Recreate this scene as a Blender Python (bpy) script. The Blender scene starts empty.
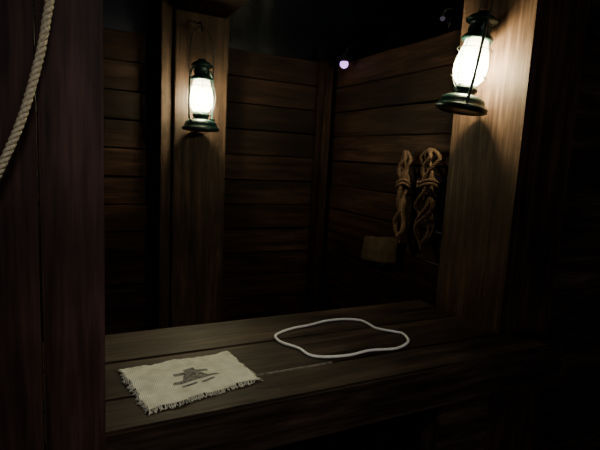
import bpy, bmesh, math, random
from mathutils import Vector, Matrix, noise
random.seed(7)
scene = bpy.context.scene
COL = scene.collection

# ------------------------------------------------------------ materials
def new_mat(name):
    m = bpy.data.materials.new(name); m.use_nodes = True
    nt = m.node_tree; nt.nodes.clear()
    out = nt.nodes.new('ShaderNodeOutputMaterial')
    return m, nt, out

def wood(name, axis, c_dark, c_mid, c_light, rough=0.62, knots=0.5, bump=0.35, spec=0.15):
    m, nt, out = new_mat(name)
    N, L = nt.nodes, nt.links
    b = N.new('ShaderNodeBsdfPrincipled'); L.new(b.outputs[0], out.inputs[0])
    tc = N.new('ShaderNodeTexCoord')
    at = N.new('ShaderNodeAttribute'); at.attribute_name = 'rnd'
    mul = N.new('ShaderNodeVectorMath'); mul.operation = 'SCALE'; mul.inputs['Scale'].default_value = 23.0
    L.new(at.outputs['Vector'], mul.inputs[0])
    add = N.new('ShaderNodeVectorMath'); add.operation = 'ADD'
    L.new(tc.outputs['Object'], add.inputs[0]); L.new(mul.outputs[0], add.inputs[1])
    mp = N.new('ShaderNodeMapping')
    s = [1, 1, 1]; s[axis] = 0.07
    mp.inputs['Scale'].default_value = s
    L.new(add.outputs[0], mp.inputs['Vector'])
    # knots distort the grain
    mk = N.new('ShaderNodeMapping'); sk = [1, 1, 1]; sk[axis] = 0.35
    mk.inputs['Scale'].default_value = sk
    L.new(add.outputs[0], mk.inputs['Vector'])
    vor = N.new('ShaderNodeTexVoronoi'); vor.inputs['Scale'].default_value = 4.5
    L.new(mk.outputs[0], vor.inputs['Vector'])
    kr = N.new('ShaderNodeMapRange'); kr.inputs['From Min'].default_value = 0.0; kr.inputs['From Max'].default_value = 0.16
    kr.inputs['To Min'].default_value = 1.0; kr.inputs['To Max'].default_value = 0.0
    L.new(vor.outputs['Distance'], kr.inputs['Value'])
    n1 = N.new('ShaderNodeTexNoise'); n1.inputs['Scale'].default_value = 26; n1.inputs['Detail'].default_value = 7
    n1.inputs['Roughness'].default_value = 0.6; n1.inputs['Distortion'].default_value = 0.6
    L.new(mp.outputs[0], n1.inputs['Vector'])
    n2 = N.new('ShaderNodeTexNoise'); n2.inputs['Scale'].default_value = 110; n2.inputs['Detail'].default_value = 4
    L.new(mp.outputs[0], n2.inputs['Vector'])
    n3 = N.new('ShaderNodeTexNoise'); n3.inputs['Scale'].default_value = 3.5; n3.inputs['Detail'].default_value = 3
    L.new(tc.outputs['Object'], n3.inputs['Vector'])
    ramp = N.new('ShaderNodeValToRGB')
    e = ramp.color_ramp.elements
    e[0].position = 0.36; e[0].color = (*c_dark, 1)
    e[1].position = 0.66; e[1].color = (*c_light, 1)
    k = e.new(0.5); k.color = (*c_mid, 1)
    mx = N.new('ShaderNodeMath'); mx.operation = 'MULTIPLY_ADD'
    mx.inputs[1].default_value = 0.35; 
    L.new(n2.outputs['Fac'], mx.inputs[0])
    m6 = N.new('ShaderNodeMath'); m6.operation = 'MULTIPLY'; m6.inputs[1].default_value = 0.66
    L.new(n1.outputs['Fac'], m6.inputs[0]); L.new(m6.outputs[0], mx.inputs[2])
    ks = N.new('ShaderNodeMath'); ks.operation = 'MULTIPLY_ADD'; ks.inputs[1].default_value = -0.35 * knots
    L.new(kr.outputs[0], ks.inputs[0]); L.new(mx.outputs[0], ks.inputs[2])
    L.new(ks.outputs[0], ramp.inputs[0])
    # per-board tone and blotches
    sep = N.new('ShaderNodeSeparateXYZ'); L.new(at.outputs['Vector'], sep.inputs[0])
    tone = N.new('ShaderNodeMapRange'); tone.inputs['To Min'].default_value = 0.6; tone.inputs['To Max'].default_value = 1.25
    L.new(sep.outputs[0], tone.inputs['Value'])
    bl = N.new('ShaderNodeMapRange'); bl.inputs['From Min'].default_value = 0.3; bl.inputs['From Max'].default_value = 0.7
    bl.inputs['To Min'].default_value = 0.5; bl.inputs['To Max'].default_value = 1.35
    L.new(n3.outputs['Fac'], bl.inputs['Value'])
    tm = N.new('ShaderNodeMath'); tm.operation = 'MULTIPLY'
    L.new(tone.outputs[0], tm.inputs[0]); L.new(bl.outputs[0], tm.inputs[1])
    vs = N.new('ShaderNodeVectorMath'); vs.operation = 'SCALE'
    L.new(ramp.outputs[0], vs.inputs[0]); L.new(tm.outputs[0], vs.inputs['Scale'])
    L.new(vs.outputs[0], b.inputs['Base Color'])
    b.inputs['Roughness'].default_value = rough
    b.inputs['Specular IOR Level'].default_value = spec
    bp = N.new('ShaderNodeBump'); bp.inputs['Strength'].default_value = bump; bp.inputs['Distance'].default_value = 0.004
    L.new(ks.outputs[0], bp.inputs['Height']); L.new(bp.outputs[0], b.inputs['Normal'])
    return m

WD, WM, WL = (0.0036, 0.0015, 0.0010), (0.0125, 0.0054, 0.0038), (0.032, 0.0155, 0.0110)
wood_x = wood('stained_boards_x', 0, WD, WM, WL, spec=0.08)
wood_y = wood('stained_boards_y', 1, WD, WM, WL, spec=0.06)
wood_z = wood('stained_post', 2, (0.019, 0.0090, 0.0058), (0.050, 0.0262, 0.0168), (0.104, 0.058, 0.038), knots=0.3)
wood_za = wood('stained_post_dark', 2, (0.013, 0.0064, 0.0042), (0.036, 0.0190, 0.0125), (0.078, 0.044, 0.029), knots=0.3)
wood_zt = wood('stained_trim', 2, WD, WM, WL, knots=0.3, spec=0.08)
wood_zd = wood('dark_post', 2, (0.016, 0.0078, 0.0064), (0.043, 0.0205, 0.0165), (0.082, 0.040, 0.032), knots=0.3)
wood_c = wood('counter_boards', 0, (0.009, 0.0055, 0.0039), (0.032, 0.0198, 0.0142), (0.076, 0.050, 0.037), rough=0.55)

def simple(name, col, rough=0.6, metal=0.0, spec=0.5, var=0.25, scale=30, bump=0.0):
    m, nt, out = new_mat(name); N, L = nt.nodes, nt.links
    b = N.new('ShaderNodeBsdfPrincipled'); L.new(b.outputs[0], out.inputs[0])
    tc = N.new('ShaderNodeTexCoord'); n = N.new('ShaderNodeTexNoise')
    n.inputs['Scale'].default_value = scale; n.inputs['Detail'].default_value = 5
    L.new(tc.outputs['Object'], n.inputs['Vector'])
    mr = N.new('ShaderNodeMapRange'); mr.inputs['From Min'].default_value = 0.3; mr.inputs['From Max'].default_value = 0.7
    mr.inputs['To Min'].default_value = 1 - var; mr.inputs['To Max'].default_value = 1 + var
    L.new(n.outputs['Fac'], mr.inputs['Value'])
    vs = N.new('ShaderNodeVectorMath'); vs.operation = 'SCALE'; vs.inputs[0].default_value = col
    L.new(mr.outputs[0], vs.inputs['Scale']); L.new(vs.outputs[0], b.inputs['Base Color'])
    b.inputs['Roughness'].default_value = rough; b.inputs['Metallic'].default_value = metal
    b.inputs['Specular IOR Level'].default_value = spec
    if bump:
        bp = N.new('ShaderNodeBump'); bp.inputs['Strength'].default_value = bump; bp.inputs['Distance'].default_value = 0.003
        L.new(n.outputs['Fac'], bp.inputs['Height']); L.new(bp.outputs[0], b.inputs['Normal'])
    return m

tin = simple('painted_tin', (0.006, 0.026, 0.025), rough=0.36, metal=0.3, spec=0.45)
wire_m = simple('dark_wire', (0.05, 0.055, 0.05), rough=0.35, metal=0.8)
iron = simple('black_iron', (0.02, 0.02, 0.02), rough=0.5, metal=0.6)
rope_tan = simple('manila_rope', (0.40, 0.34, 0.23), rough=0.9, var=0.3, scale=200, bump=0.5)
rope_old = simple('old_rope', (0.095, 0.056, 0.038), rough=0.95, spec=0.1, var=0.35, scale=150, bump=0.5)
cord_m = simple('white_cotton_cord', (0.85, 0.84, 0.78), rough=0.9, var=0.12, scale=300, bump=0.4)
paper = simple('aged_parchment', (0.040, 0.027, 0.019), rough=0.95, spec=0.05, var=0.3, scale=20)
ink = simple('faded_ink', (0.15, 0.145, 0.125), rough=0.9, var=0.95, scale=160)
pale = simple('pale_seam_highlight', (0.19, 0.165, 0.13), rough=0.8, var=0.7, scale=60)  # chipped seam edge on the counter, with its highlight painted in as pale colour
tarp = simple('black_tarpaulin', (0.004, 0.005, 0.009), rough=0.25, spec=0.4, var=0.3, scale=6)
dirt = simple('dark_floor', (0.02, 0.017, 0.015), rough=0.9, var=0.4, scale=8)

def burlap_mat():
    m, nt, out = new_mat('burlap_weave'); N, L = nt.nodes, nt.links
    b = N.new('ShaderNodeBsdfPrincipled'); L.new(b.outputs[0], out.inputs[0])
    tc = N.new('ShaderNodeTexCoord')
    w = []
    for d in ('X', 'Y'):
        t = N.new('ShaderNodeTexWave'); t.bands_direction = d; t.inputs['Scale'].default_value = 75
        t.inputs['Distortion'].default_value = 1.0; t.inputs['Detail'].default_value = 2
        L.new(tc.outputs['Object'], t.inputs['Vector']); w.append(t)
    mu = N.new('ShaderNodeMath'); mu.operation = 'MAXIMUM'
    L.new(w[0].outputs['Fac'], mu.inputs[0]); L.new(w[1].outputs['Fac'], mu.inputs[1])
    n = N.new('ShaderNodeTexNoise'); n.inputs['Scale'].default_value = 25; n.inputs['Detail'].default_value = 6
    L.new(tc.outputs['Object'], n.inputs['Vector'])
    av = N.new('ShaderNodeMath'); av.operation = 'MULTIPLY'
    L.new(mu.outputs[0], av.inputs[0]); L.new(n.outputs['Fac'], av.inputs[1])
    r = N.new('ShaderNodeValToRGB')
    r.color_ramp.elements[0].position = 0.1; r.color_ramp.elements[0].color = (0.42, 0.40, 0.30, 1)
    r.color_ramp.elements[1].position = 0.55; r.color_ramp.elements[1].color = (0.86, 0.84, 0.69, 1)
    L.new(av.outputs[0], r.inputs[0]); L.new(r.outputs[0], b.inputs['Base Color'])
    b.inputs['Roughness'].default_value = 0.95
    bp = N.new('ShaderNodeBump'); bp.inputs['Strength'].default_value = 0.6; bp.inputs['Distance'].default_value = 0.002
    L.new(mu.outputs[0], bp.inputs['Height']); L.new(bp.outputs[0], b.inputs['Normal'])
    return m
burlap = burlap_mat()

def glass_mat():
    m, nt, out = new_mat('hazy_lamp_glass'); N, L = nt.nodes, nt.links
    tr = N.new('ShaderNodeBsdfTransparent'); tr.inputs[0].default_value = (0.97, 1.0, 0.95, 1)
    tl = N.new('ShaderNodeBsdfTranslucent'); tl.inputs[0].default_value = (0.97, 1.0, 0.88, 1)
    gl = N.new('ShaderNodeBsdfGlossy'); gl.inputs['Roughness'].default_value = 0.08
    a = N.new('ShaderNodeMixShader'); a.inputs[0].default_value = 0.22
    c = N.new('ShaderNodeMixShader')
    lw = N.new('ShaderNodeLayerWeight'); lw.inputs[0].default_value = 0.25
    sc = N.new('ShaderNodeMath'); sc.operation = 'MULTIPLY'; sc.inputs[1].default_value = 0.4
    L.new(lw.outputs['Fresnel'], sc.inputs[0])
    L.new(tr.outputs[0], a.inputs[1]); L.new(tl.outputs[0], a.inputs[2])
    L.new(sc.outputs[0], c.inputs[0]); L.new(a.outputs[0], c.inputs[1]); L.new(gl.outputs[0], c.inputs[2])
    L.new(c.outputs[0], out.inputs[0])
    return m
glass = glass_mat()

def emis(name, col, s):
    m, nt, out = new_mat(name)
    e = nt.nodes.new('ShaderNodeEmission'); e.inputs[0].default_value = (*col, 1); e.inputs[1].default_value = s
    nt.links.new(e.outputs[0], out.inputs[0]); return m
flame_m = emis('lamp_flame', (1.0, 0.95, 0.66), 400)
purple_m = emis('purple_bulb', (0.62, 0.28, 0.95), 3.0)
dim_m = emis('dim_bulb', (0.6, 0.5, 0.7), 0.10)

# ------------------------------------------------------------ mesh helpers
def board(bm, x0, x1, y0, y1, z0, z1, bev=0.003, mat=0, jig=0.0, cuts_axis=None, cuts=0, warp=0.0):
    lay = bm.loops.layers.float_vector.get('rnd') or bm.loops.layers.float_vector.new('rnd')
    t = bmesh.new()
    bmesh.ops.create_cube(t, size=1)
    bmesh.ops.scale(t, vec=(x1-x0, y1-y0, z1-z0), verts=t.verts)
    if bev:
        bmesh.ops.bevel(t, geom=t.edges[:], offset=bev, segments=2, affect='EDGES')
    if cuts_axis is not None and cuts:
        lo = [x0, y0, z0][cuts_axis]; hi = [x1, y1, z1][cuts_axis]
        for i in range(1, cuts):
            co = [0, 0, 0]; co[cuts_axis] = -(hi-lo)/2+(hi-lo)*i/cuts
            no = [0, 0, 0]; no[cuts_axis] = 1
            bmesh.ops.bisect_plane(t, geom=t.verts[:]+t.edges[:]+t.faces[:], plane_co=co, plane_no=no)
    bmesh.ops.translate(t, vec=((x0+x1)/2+random.uniform(-jig, jig), (y0+y1)/2+random.uniform(-jig, jig), (z0+z1)/2), verts=t.verts)
    if warp:
        sd = random.uniform(0, 50)
        for v in t.verts:
            q = noise.noise_vector(v.co*3+Vector((sd, sd, sd)))
            v.co += q*warp
    r = Vector((random.random(), random.random(), random.random()))
    mp = {}
    for v in t.verts: mp[v] = bm.verts.new(v.co)
    for f in t.faces:
        try: nf = bm.faces.new([mp[v] for v in f.verts])
        except ValueError: continue
        nf.material_index = mat
        for l in nf.loops: l[lay] = r
    t.free()

def finish(bm, name, mats, parent=None, smooth=False, loc=None):
    bmesh.ops.recalc_face_normals(bm, faces=bm.faces[:])
    me = bpy.data.meshes.new(name); bm.to_mesh(me); bm.free()
    for m in mats: me.materials.append(m)
    if smooth:
        for p in me.polygons: p.use_smooth = True
    o = bpy.data.objects.new(name, me); COL.objects.link(o)
    if parent: o.parent = parent
    if loc: o.location = loc
    return o

def lathe(bm, prof, seg=32, mat=0, cen=(0, 0)):
    rings = []
    for (r, z) in prof:
        if r < 1e-5: rings.append([bm.verts.new((cen[0], cen[1], z))])
        else: rings.append([bm.verts.new((cen[0]+r*math.cos(2*math.pi*i/seg), cen[1]+r*math.sin(2*math.pi*i/seg), z)) for i in range(seg)])
    for a, b in zip(rings, rings[1:]):
        for i in range(seg):
            j = (i+1) % seg
            if len(a) == 1 and len(b) == 1: break
            if len(a) == 1: f = bm.faces.new([a[0], b[i], b[j]])
            elif len(b) == 1: f = bm.faces.new([a[i], a[j], b[0]])
            else: f = bm.faces.new([a[i], a[j], b[j], b[i]])
            f.material_index = mat; f.smooth = True

def tube(bm, pts, rad, seg=8, closed=False, mat=0):
    pts = [Vector(p) for p in pts]; n = len(pts)
    rings = []
    up = None
    for i, p in enumerate(pts):
        if closed: t = (pts[(i+1) % n]-pts[i-1]).normalized()
        else: t = (pts[min(i+1, n-1)]-pts[max(i-1, 0)]).normalized()
        if up is None:
            up = t.orthogonal().normalized()
        else:
            up = (up-t*up.dot(t))
            up = up.normalized() if up.length > 1e-6 else t.orthogonal().normalized()
        s = t.cross(up)
        rr = rad(i/(n-1)) if callable(rad) else rad
        rings.append([bm.verts.new(p+(up*math.cos(2*math.pi*k/seg)+s*math.sin(2*math.pi*k/seg))*rr) for k in range(seg)])
    m = n if closed else n-1
    for i in range(m):
        a, b = rings[i], rings[(i+1) % n]
        off = 0
        if closed and i == n-1:
            off = min(range(seg), key=lambda o: (a[0].co-b[o].co).length)
        for k in range(seg):
            f = bm.faces.new([a[k], a[(k+1) % seg], b[(k+1+off) % seg], b[(k+off) % seg]])
            f.material_index = mat; f.smooth = True
    if not closed:
        bm.faces.new(rings[0][::-1]).material_index = mat; bm.faces.new(rings[-1]).material_index = mat

def smooth_path(pts, closed=False, step=0.004):
    P = [Vector(p) for p in pts]; n = len(P); out = []
    rng = n if closed else n-1
    for i in range(rng):
        if closed: a, b, c, d = P[i-1], P[i], P[(i+1) % n], P[(i+2) % n]
        else: a, b, c, d = P[max(i-1, 0)], P[i], P[i+1], P[min(i+2, n-1)]
        k = max(2, int((c-b).length/step))
        for j in range(k):
            t = j/k
            out.append(0.5*((2*b)+(c-a)*t+(2*a-5*b+4*c-d)*t*t+(3*b-a-3*c+d)*t**3))
    if not closed: out.append(P[-1])
    return out

def rope(bm, pts, rad, pitch=0.05, strands=3, closed=False, step=0.005, seg=6, mat=0):
    path = smooth_path(pts, closed, step); n = len(path)
    up = None; tot = 0; fr = []
    for i, p in enumerate(path):
        if closed: t = (path[(i+1) % n]-path[i-1]).normalized()
        else: t = (path[min(i+1, n-1)]-path[max(i-1, 0)]).normalized()
        if up is None: up = t.orthogonal().normalized()
        else: up = (up-t*up.dot(t)).normalized()
        if i: tot += (path[i]-path[i-1]).length
        fr.append((p, up.copy(), t.cross(up), tot))
    turns = tot/pitch
    if closed: turns = round(turns)
    for s in range(strands):
        q = []
        for (p, u, v, d) in fr:
            a = 2*math.pi*(s/strands+turns*d/tot)
            q.append(p+(u*math.cos(a)+v*math.sin(a))*rad*0.52)
        tube(bm, q, rad*0.56, seg=seg, closed=closed, mat=mat)

def empty(name, loc=(0, 0, 0), rot=(0, 0, 0)):
    e = bpy.data.objects.new(name, None); COL.objects.link(e)
    e.location = loc; e.rotation_euler = rot; e.empty_display_size = 0.1
    return e

# ------------------------------------------------------------ room shell
PH = 0.137
def plank_wall(name, axis, a0, a1, face, thick, ztop, mat, start=0.0, GAP=0.006):
    bm = bmesh.new(); z = start
    while z < ztop-0.03:
        h = min(PH, ztop-z)
        off = random.uniform(-0.003, 0.003)
        if axis == 0: board(bm, a0, a1, face+off, face+thick+off, z+GAP/2, z+h-GAP/2, 0.004, cuts_axis=0, cuts=14, warp=0.004)
        else: board(bm, face+off, face+thick+off, a0, a1, z+GAP/2, z+h-GAP/2, 0.004, cuts_axis=1, cuts=14, warp=0.004)
        z += PH
    return finish(bm, name, [mat])
plank_wall('wall_back', 0, -0.9, 1.395, 2.452, 0.025, 2.06, wood_x)
plank_wall('wall_right', 1, 1.382, 2.44, 1.402, 0.025, 2.04, wood_y, start=-0.01)
plank_wall('wall_front', 0, 1.59, 2.7, 1.14, 0.025, 2.3, wood_c, start=-0.06, GAP=0.0)

bm = bmesh.new()
bmesh.ops.create_grid(bm, x_segments=20, y_segments=20, size=2.6)
for v in bm.verts: v.co.z = 0.004*noise.noise(v.co*5)
finish(bm, 'floor', [dirt], loc=(0.6, 1.0, 0))

# black tarpaulin roof, hanging down behind the back and right walls
bm = bmesh.new()
bmesh.ops.create_grid(bm, x_segments=150, y_segments=150, size=2.6)
for v in bm.verts:
    p = v.co*1.6
    dz = 0.10*noise.noise(p)+0.05*abs(noise.noise(p*3+Vector((5, 2, 1))))+0.022*noise.noise(p*9)+0.01*noise.noise(p*22)
    X, Y = v.co.x+0.3, v.co.y+0.9     # world xy
    oy = max(0.0, Y-2.62); ox = max(0.0, X-2.4)
    k = max(oy, ox)
    if oy > 0: v.co.y = 2.62-0.9+oy*0.12+0.3*dz
    if ox > 0: v.co.x = 2.4-0.3+ox*0.12+0.3*dz
    v.co.z = dz*(1 if k == 0 else 0.3)-k*2.6
finish(bm, 'ceiling', [tarp], smooth=True, loc=(0.3, 0.9, 2.5))

# posts
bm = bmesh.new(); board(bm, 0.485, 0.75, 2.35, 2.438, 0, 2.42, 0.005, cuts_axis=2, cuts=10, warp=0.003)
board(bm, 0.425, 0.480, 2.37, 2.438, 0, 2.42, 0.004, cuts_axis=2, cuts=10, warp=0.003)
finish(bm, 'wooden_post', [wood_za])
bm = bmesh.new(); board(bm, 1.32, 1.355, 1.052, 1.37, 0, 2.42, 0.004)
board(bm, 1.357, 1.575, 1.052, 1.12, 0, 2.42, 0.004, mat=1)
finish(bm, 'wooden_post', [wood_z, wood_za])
bm = bmesh.new(); board(bm, -0.033, 0.063, 0.862, 0.914, 0, 2.42, 0.004)
board(bm, -0.42, -0.037, 0.870, 0.914, 0, 2.42, 0.004)
finish(bm, 'wooden_post', [wood_zd])
bm = bmesh.new(); board(bm, 1.335, 1.375, 2.38, 2.442, 0, 2.05, 0.004)
board(bm, 1.31, 1.333, 2.40, 2.442, 0, 2.05, 0.003)
finish(bm, 'trim_1', [wood_zt])
bm = bmesh.new(); board(bm, 0.50, 0.735, 0.6, 2.345, 2.16, 2.22, 0.005)
finish(bm, 'ceiling_beam', [wood_y])

# ------------------------------------------------------------ counter
bm = bmesh.new()
board(bm, -0.30, 1.47, 0.918, 1.048, 0.825, 0.950, 0.006)
board(bm, -0.30, 1.315, 1.052, 1.245, 0.905, 0.9485, 0.004)
board(bm, -0.30, 1.315, 1.250, 1.455, 0.905, 0.949, 0.004)
board(bm, -0.30, 1.315, 1.40, 1.44, 0.80, 0.903, 0.004)
board(bm, 0.98, 1.19, 0.955, 1.03, 0.0, 0.823, 0.004)
board(bm, -0.25, -0.10, 0.955, 1.03, 0.0, 0.823, 0.004)
board(bm, -0.25, -0.15, 1.33, 1.39, 0.0, 0.903, 0.004)
board(bm, 1.10, 1.20, 1.33, 1.39, 0.0, 0.903, 0.004)
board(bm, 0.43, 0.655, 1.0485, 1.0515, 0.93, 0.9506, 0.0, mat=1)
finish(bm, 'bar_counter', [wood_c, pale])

# ------------------------------------------------------------ lantern
def lantern(loc, rot=(0, 0, 0), power=4.0, hook=None):
    root = empty('oil_lantern', loc, rot)
    bm = bmesh.new()
    lathe(bm, [(0, 0.004), (0.070, 0.004), (0.074, 0), (0.086, 0.004), (0.0885, 0.012), (0.086, 0.018), (0.078, 0.022), (0.075, 0.034),
               (0.070, 0.044), (0.055, 0.052), (0.036, 0.056), (0.034, 0.066), (0.040, 0.070), (0.040, 0.078), (0.033, 0.082), (0.030, 0.092), (0, 0.092)])
    lathe(bm, [(0, 0.05), (0.012, 0.05), (0.012, 0.062), (0, 0.062)], seg=14, cen=(0.03, -0.045))
    finish(bm, 'fuel_tank', [tin], root)
    bm = bmesh.new()
    lathe(bm, [(0.030, 0.236), (0.050, 0.236), (0.052, 0.244), (0.044, 0.252), (0.036, 0.258), (0.034, 0.290), (0.037, 0.294),
               (0.050, 0.296), (0.052, 0.302), (0.040, 0.314), (0.022, 0.322), (0.018, 0.330), (0, 0.332)])
    for k in range(10):
        a = 2*math.pi*k/10
        c = Vector((0.0355*math.cos(a), 0.0355*math.sin(a), 0.274))
        m = bmesh.ops.create_cube(bm, size=1)['verts']
        bmesh.ops.scale(bm, vec=(0.004, 0.008, 0.018), verts=m)
        bmesh.ops.rotate(bm, matrix=Matrix.Rotation(a, 3, 'Z'), verts=m)
        bmesh.ops.translate(bm, vec=c, verts=m)
    finish(bm, 'chimney_cap', [tin], root)
    bm = bmesh.new()
    for s in (-1, 1):
        tube(bm, smooth_path([(s*0.060, 0, 0.035), (s*0.080, 0, 0.055), (s*0.083, 0, 0.10), (s*0.083, 0, 0.20), (s*0.078, 0, 0.255), (s*0.058, 0, 0.285), (s*0.034, 0, 0.288)], step=0.008), 0.0050, seg=10)
    finish(bm, 'side_tubes', [tin], root)
    bm = bmesh.new()
    for z, r in ((0.118, 0.058), (0.205, 0.057)):
        tube(bm, [(r*math.cos(2*math.pi*i/40), r*math.sin(2*math.pi*i/40), z) for i in range(40)], 0.0014, seg=6, closed=True)
    for k in range(4):
        a = math.pi/4+math.pi/2*k; c, s = math.cos(a), math.sin(a)
        tube(bm, smooth_path([(r*c, r*s, z) for r, z in ((0.036, 0.078), (0.056, 0.105), (0.066, 0.15), (0.060, 0.20), (0.046, 0.238))], step=0.01), 0.0014, seg=6)
    for sgn in (-1, 1):
        tube(bm, [(sgn*0.058, 0, 0.118), (sgn*0.083, 0, 0.118)], 0.0016, seg=6)
        tube(bm, [(sgn*0.057, 0, 0.205), (sgn*0.083, 0, 0.205)], 0.0016, seg=6)
    finish(bm, 'wire_guard', [wire_m], root)
    bm = bmesh.new()
    b = [(-0.083, 0, 0.235), (-0.086, 0, 0.29), (-0.080, 0, 0.37), (-0.066, 0, 0.435), (-0.030, 0, 0.466), (0, 0, 0.472), (0.030, 0, 0.466), (0.066, 0, 0.435), (0.080, 0, 0.37), (0.086, 0, 0.29), (0.083, 0, 0.235)]
    tube(bm, smooth_path(b, step=0.01), 0.0026, seg=8)
    finish(bm, 'bail_handle', [wire_m], root)
    bm = bmesh.new()
    lathe(bm, [(0.030, 0.088), (0.036, 0.094), (0.050, 0.112), (0.0555, 0.135), (0.055, 0.160), (0.048, 0.195), (0.040, 0.222), (0.037, 0.237)])
    finish(bm, 'glass_globe', [glass], root)
    bm = bmesh.new()
    lathe(bm, [(0, 0.092), (0.012, 0.092), (0.014, 0.104), (0.006, 0.108), (0, 0.108)], seg=16)
    finish(bm, 'burner', [iron], root)
    bm = bmesh.new()
    lathe(bm, [(0, 0.109), (0.011, 0.113), (0.018, 0.126), (0.020, 0.140), (0.015, 0.160), (0.008, 0.180), (0.0, 0.196)], seg=16)
    finish(bm, 'flame', [flame_m], root)
    if hook:
        inv = (Matrix.Translation(loc) @ (Matrix.Rotation(rot[2], 4, 'Z') @ Matrix.Rotation(rot[0], 4, 'X'))).inverted()
        bm = bmesh.new(); tube(bm, smooth_path([inv @ Vector(q) for q in hook], step=0.006), 0.0035)
        finish(bm, 'iron_hook', [iron], root)
    ld = bpy.data.lights.new('lamp_light', 'POINT'); ld.energy = power; ld.color = (1.0, 0.88, 0.50); ld.shadow_soft_size = 0.03
    lo = bpy.data.objects.new('lamp_light', ld); COL.objects.link(lo); lo.parent = root; lo.location = (0, 0, 0.15)
    return root

lan1 = lantern((0.592, 2.257, 1.606), (0, 0, math.radians(35)), power=22,
    hook=[(0.59, 2.346, 2.115), (0.59, 2.30, 2.112), (0.59, 2.275, 2.10), (0.59, 2.258, 2.080), (0.59, 2.252, 2.066), (0.59, 2.262, 2.062), (0.59, 2.275, 2.075)])
lan2 = lantern((1.222, 1.235, 1.688), (math.radians(8), 0, math.radians(58)), power=36,
    hook=[(1.317, 1.20, 2.205), (1.29, 1.20, 2.205), (1.280, 1.20, 2.190), (1.277, 1.20, 2.165), (1.277, 1.20, 2.151), (1.272, 1.21, 2.160)])

# ------------------------------------------------------------ ropes
bm = bmesh.new()
rope(bm, [(0.02, 0.835, 2.15), (0.0, 0.83, 1.9), (-0.01, 0.825, 1.74), (-0.018, 0.825, 1.68), (-0.030, 0.825, 1.62), (-0.052, 0.825, 1.54), (-0.075, 0.825, 1.48), (-0.097, 0.825, 1.43), (-0.13, 0.83, 1.37), (-0.2, 0.835, 1.31), (-0.3, 0.84, 1.28)], 0.0064, pitch=0.030, step=0.004)
finish(bm, 'hanging_rope', [rope_tan])

loop = [(0.578, 1.262), (0.603, 1.286), (0.660, 1.309), (0.723, 1.318), (0.800, 1.336), (0.870, 1.332), (0.918, 1.305), (0.926, 1.270), (0.928, 1.220), (0.968, 1.172), (0.982, 1.148), (0.955, 1.090), (0.885, 1.058), (0.798, 1.072), (0.720, 1.064), (0.648, 1.078), (0.614, 1.106), (0.606, 1.160), (0.577, 1.215)]
bm = bmesh.new()
rope(bm, [(x, y, 0.9542) for x, y in loop], 0.0040, pitch=0.013, closed=True, step=0.002)
finish(bm, 'cord_loop', [cord_m])

def hank(name, yc, ztop, zbot, w, seed):
    rnd = random.Random(seed)
    bm = bmesh.new()
    X = 1.372
    L_ = ztop-zbot
    for k in range(2):
        pts = []
        n = 12
        def leg(s, i):
            t = i/n
            amp = w/2*(0.75+0.35*math.sin(t*7+seed+k))
            ph = math.pi*2*t*(1.2+0.3*k)+k*0.9
            return (X-0.016-0.012*k+0.012*s*math.sin(ph), yc+s*amp*math.cos(ph)*1.0+rnd.uniform(-.005, .005), ztop-0.03-(L_-0.05)*t)
        a = [leg(1, i) for i in range(n+1)]; b = [leg(-1, i) for i in range(n+1)]
        mid = Vector(a[-1])*0.5+Vector(b[-1])*0.5
        pts = [(X-0.016-0.01*k, yc, ztop)]+a+[(X-0.02, mid.y, zbot-0.012*k)]+b[::-1]
        rope(bm, pts, 0.0088, pitch=0.035, closed=True, step=0.006)
    for z in (ztop-0.13, ztop-0.145):
        tube(bm, [(X-0.022+0.022*math.cos(a), yc+(w/2+0.004)*math.sin(a), z+0.008*math.sin(a*2)) for a in [2*math.pi*i/20 for i in range(20)]], 0.007, seg=8, closed=True)
    tube(bm, [(1.393, yc, ztop-0.012), (1.34, yc, ztop-0.004)], 0.008, seg=10, mat=1)
    return finish(bm, name, [rope_old, iron])
hank('rope_hank', 1.665, 1.555, 1.160, 0.052, 1)
hank('rope_hank', 1.508, 1.565, 1.160, 0.098, 2)

# ------------------------------------------------------------ parchment on wall
bm = bmesh.new()
ny, nz = 16, 10
c = [Vector((0, 1.985, 1.00)), Vector((0, 1.70, 1.035)), Vector((0, 1.69, 1.165)), Vector((0, 1.965, 1.125))]
g = []
for i in range(ny+1):
    row = []
    for j in range(nz+1):
        u, v = i/ny, j/nz
        p = (c[0]*(1-u)+c[1]*u)*(1-v)+(c[3]*(1-u)+c[2]*u)*v
        p.z += 0.008*noise.noise(Vector((u*6, v*6, 3)))
        p.x = 1.376-0.018*(1-v)*abs(math.sin(u*3))-0.004*noise.noise(Vector((u*5, v*5, 0)))
        row.append(bm.verts.new(p))
    g.append(row)
for i in range(ny):
    for j in range(nz): bm.faces.new([g[i][j], g[i+1][j], g[i+1][j+1], g[i][j+1]])
po = finish(bm, 'parchment_sheet', [paper], smooth=True)
md = po.modifiers.new('thick', 'SOLIDIFY'); md.thickness = 0.0015

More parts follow.
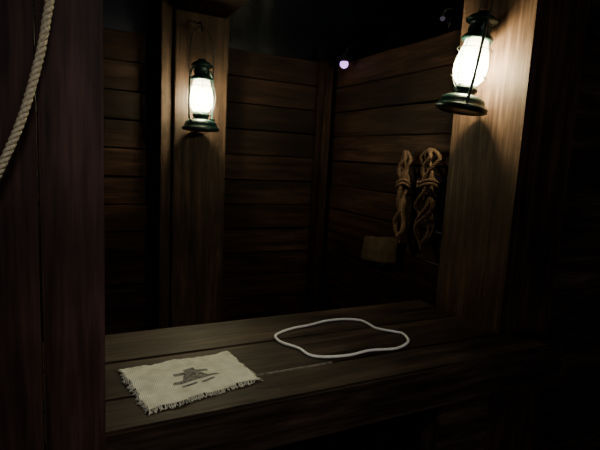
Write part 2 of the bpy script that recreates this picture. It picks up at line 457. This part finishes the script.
# ------------------------------------------------------------ burlap cloth
cc = [Vector((0.156, 0.962)), Vector((0.424, 1.018)), Vector((0.402, 1.190)), Vector((0.122, 1.184))]
def cz(x, y):
    q = Vector((x*14, y*14, 2.0))
    return 0.9545+0.007*(noise.noise(q)+0.5)+0.002*noise.noise(q*3)
def cuv(u, v):
    p = (cc[0]*(1-u)+cc[1]*u)*(1-v)+(cc[3]*(1-u)+cc[2]*u)*v
    return p
bm = bmesh.new(); nu, nv = 60, 44; g = []
for i in range(nu+1):
    row = []
    for j in range(nv+1):
        u, v = i/nu, j/nv
        p = cuv(u, v)
        cx, cy = 0.275, 1.085
        ed = 0.005*noise.noise(Vector((u*22, v*22, 7)))+0.009*noise.noise(Vector((u*6, v*6, 9)))
        d = Vector((p.x-cx, p.y-cy)); e = max(abs(u-.5), abs(v-.5))*2
        if e > 0.8: p = p+d.normalized()*ed*(e-0.8)*5
        row.append(bm.verts.new((p.x, p.y, max(0.9518, cz(p.x, p.y)))))
    g.append(row)
for i in range(nu):
    for j in range(nv):
        f = bm.faces.new([g[i][j], g[i+1][j], g[i+1][j+1], g[i][j+1]]); f.smooth = True
rim = [g[i][0].co.copy() for i in range(nu+1)]+[g[nu][j].co.copy() for j in range(nv+1)]+[g[i][nv].co.copy() for i in range(nu+1)]+[g[0][j].co.copy() for j in range(nv+1)]
for p in rim:
    for _ in range(3):
        if random.random() < 0.8:
            d = Vector((p.x-0.275, p.y-1.085, 0))
            ux = Vector((0.98, 0.2, 0)); vy = Vector((-0.12, 0.99, 0))
            a, b_ = d.dot(ux)/0.135, d.dot(vy)/0.095
            nrm = ux*math.copysign(1, a) if abs(a) > abs(b_) else vy*math.copysign(1, b_)
            L_ = random.uniform(0.003, 0.014)
            side = Vector((nrm.y, -nrm.x, 0))*random.uniform(-0.008, 0.008)
            p0 = p+Vector((random.uniform(-.002, .002), random.uniform(-.002, .002), 0))-nrm*0.003
            q1 = p0+nrm*L_*0.6+side*0.4; q2 = p0+nrm*L_+side
            q1.z = 0.9528; q2.z = 0.9518
            tube(bm, [p0, q1, q2], 0.0008, seg=4)
# printed emblem (plain stand-in mark), as a thin ink layer following the cloth
def inkquad(u0, u1, v0, v1, k=0.0):
    n = 6; gg = []
    for i in range(n+1):
        r_ = []
        for j in range(n+1):
            v = v0+(v1-v0)*j/n
            u = u0+(u1-u0)*i/n + k*(v-v0)*(1-2*i/n)
            p = cuv(u, v)
            r_.append(bm.verts.new((p.x, p.y, max(0.9518, cz(p.x, p.y))+0.0007)))
        gg.append(r_)
    for i in range(n):
        for j in range(n):
            f = bm.faces.new([gg[i][j], gg[i+1][j], gg[i+1][j+1], gg[i][j+1]]); f.material_index = 1
inkquad(0.30, 0.74, 0.37, 0.43, 0.3)
inkquad(0.40, 0.64, 0.43, 0.55, 0.35)
inkquad(0.36, 0.68, 0.55, 0.62)
inkquad(0.47, 0.57, 0.62, 0.70)
inkquad(0.36, 0.50, 0.28, 0.32)
inkquad(0.54, 0.66, 0.28, 0.32)
finish(bm, 'burlap_cloth', [burlap, ink])

# ------------------------------------------------------------ small coloured lights
def ball_light(name, loc, r, m):
    bm = bmesh.new()
    bmesh.ops.create_uvsphere(bm, u_segments=20, v_segments=12, radius=r)
    for f in bm.faces: f.smooth = True
    lathe(bm, [(0.0, r*2.2), (r*.5, r*2.2), (r*0.6, r*0.85), (r*.9, r*0.5)], seg=16, mat=1)
    tube(bm, [(0, 0, r*2.1), (0.02, 0, r*4), (0.055, 0, r*4.5)], 0.002, seg=6, mat=1)
    return finish(bm, name, [m, iron], loc=loc)
ball_light('purple_light', (1.340, 2.215, 2.008), 0.022, purple_m)
ball_light('party_light', (1.345, 1.50, 2.075), 0.010, dim_m)

# added soft-edged fill spot, no visible source, brightens counter, left post and rope
hl = bpy.data.lights.new('fill_spot', 'SPOT'); hl.energy = 29; hl.color = (1.0, 0.97, 0.93); hl.shadow_soft_size = 0.12
hl.spot_size = math.radians(62); hl.spot_blend = 1.0
hlo = bpy.data.objects.new('fill_spot', hl); COL.objects.link(hlo); hlo.location = (0.1, -0.1, 2.32)
hlo.rotation_euler = (Vector((0.30, 0.97, 0.95))-hlo.location).to_track_quat('-Z', 'Y').to_euler()
h2 = bpy.data.lights.new('fill_point', 'POINT'); h2.energy = 16; h2.color = (1.0, 0.92, 0.87); h2.shadow_soft_size = 0.25  # added unseen fill behind the camera, lifts the right post's front face
h2o = bpy.data.objects.new('fill_point', h2); COL.objects.link(h2o); h2o.location = (0.6, -1.2, 2.1)

# ------------------------------------------------------------ world
w = bpy.data.worlds.new('night'); scene.world = w; w.use_nodes = True
bg = w.node_tree.nodes['Background']; bg.inputs[0].default_value = (0.95, 0.85, 0.90, 1); bg.inputs[1].default_value = 0.02

# ------------------------------------------------------------ camera
r, p, y = math.radians(3), math.radians(8), math.radians(27)
fwd = Vector((math.sin(y)*math.cos(p), math.cos(y)*math.cos(p), -math.sin(p)))
right = Vector((math.cos(y), -math.sin(y), 0)); up = right.cross(fwd)
rc = right*math.cos(r)+up*math.sin(r); uc = -right*math.sin(r)+up*math.cos(r)
cam = bpy.data.cameras.new('camera'); co = bpy.data.objects.new('camera', cam); COL.objects.link(co)
M = Matrix((rc, uc, -fwd)).transposed().to_4x4(); M.translation = Vector((0, 0, 1.5)); co.matrix_world = M
cam.sensor_width = 36; cam.lens = 470/600*36; cam.clip_start = 0.02
scene.camera = co
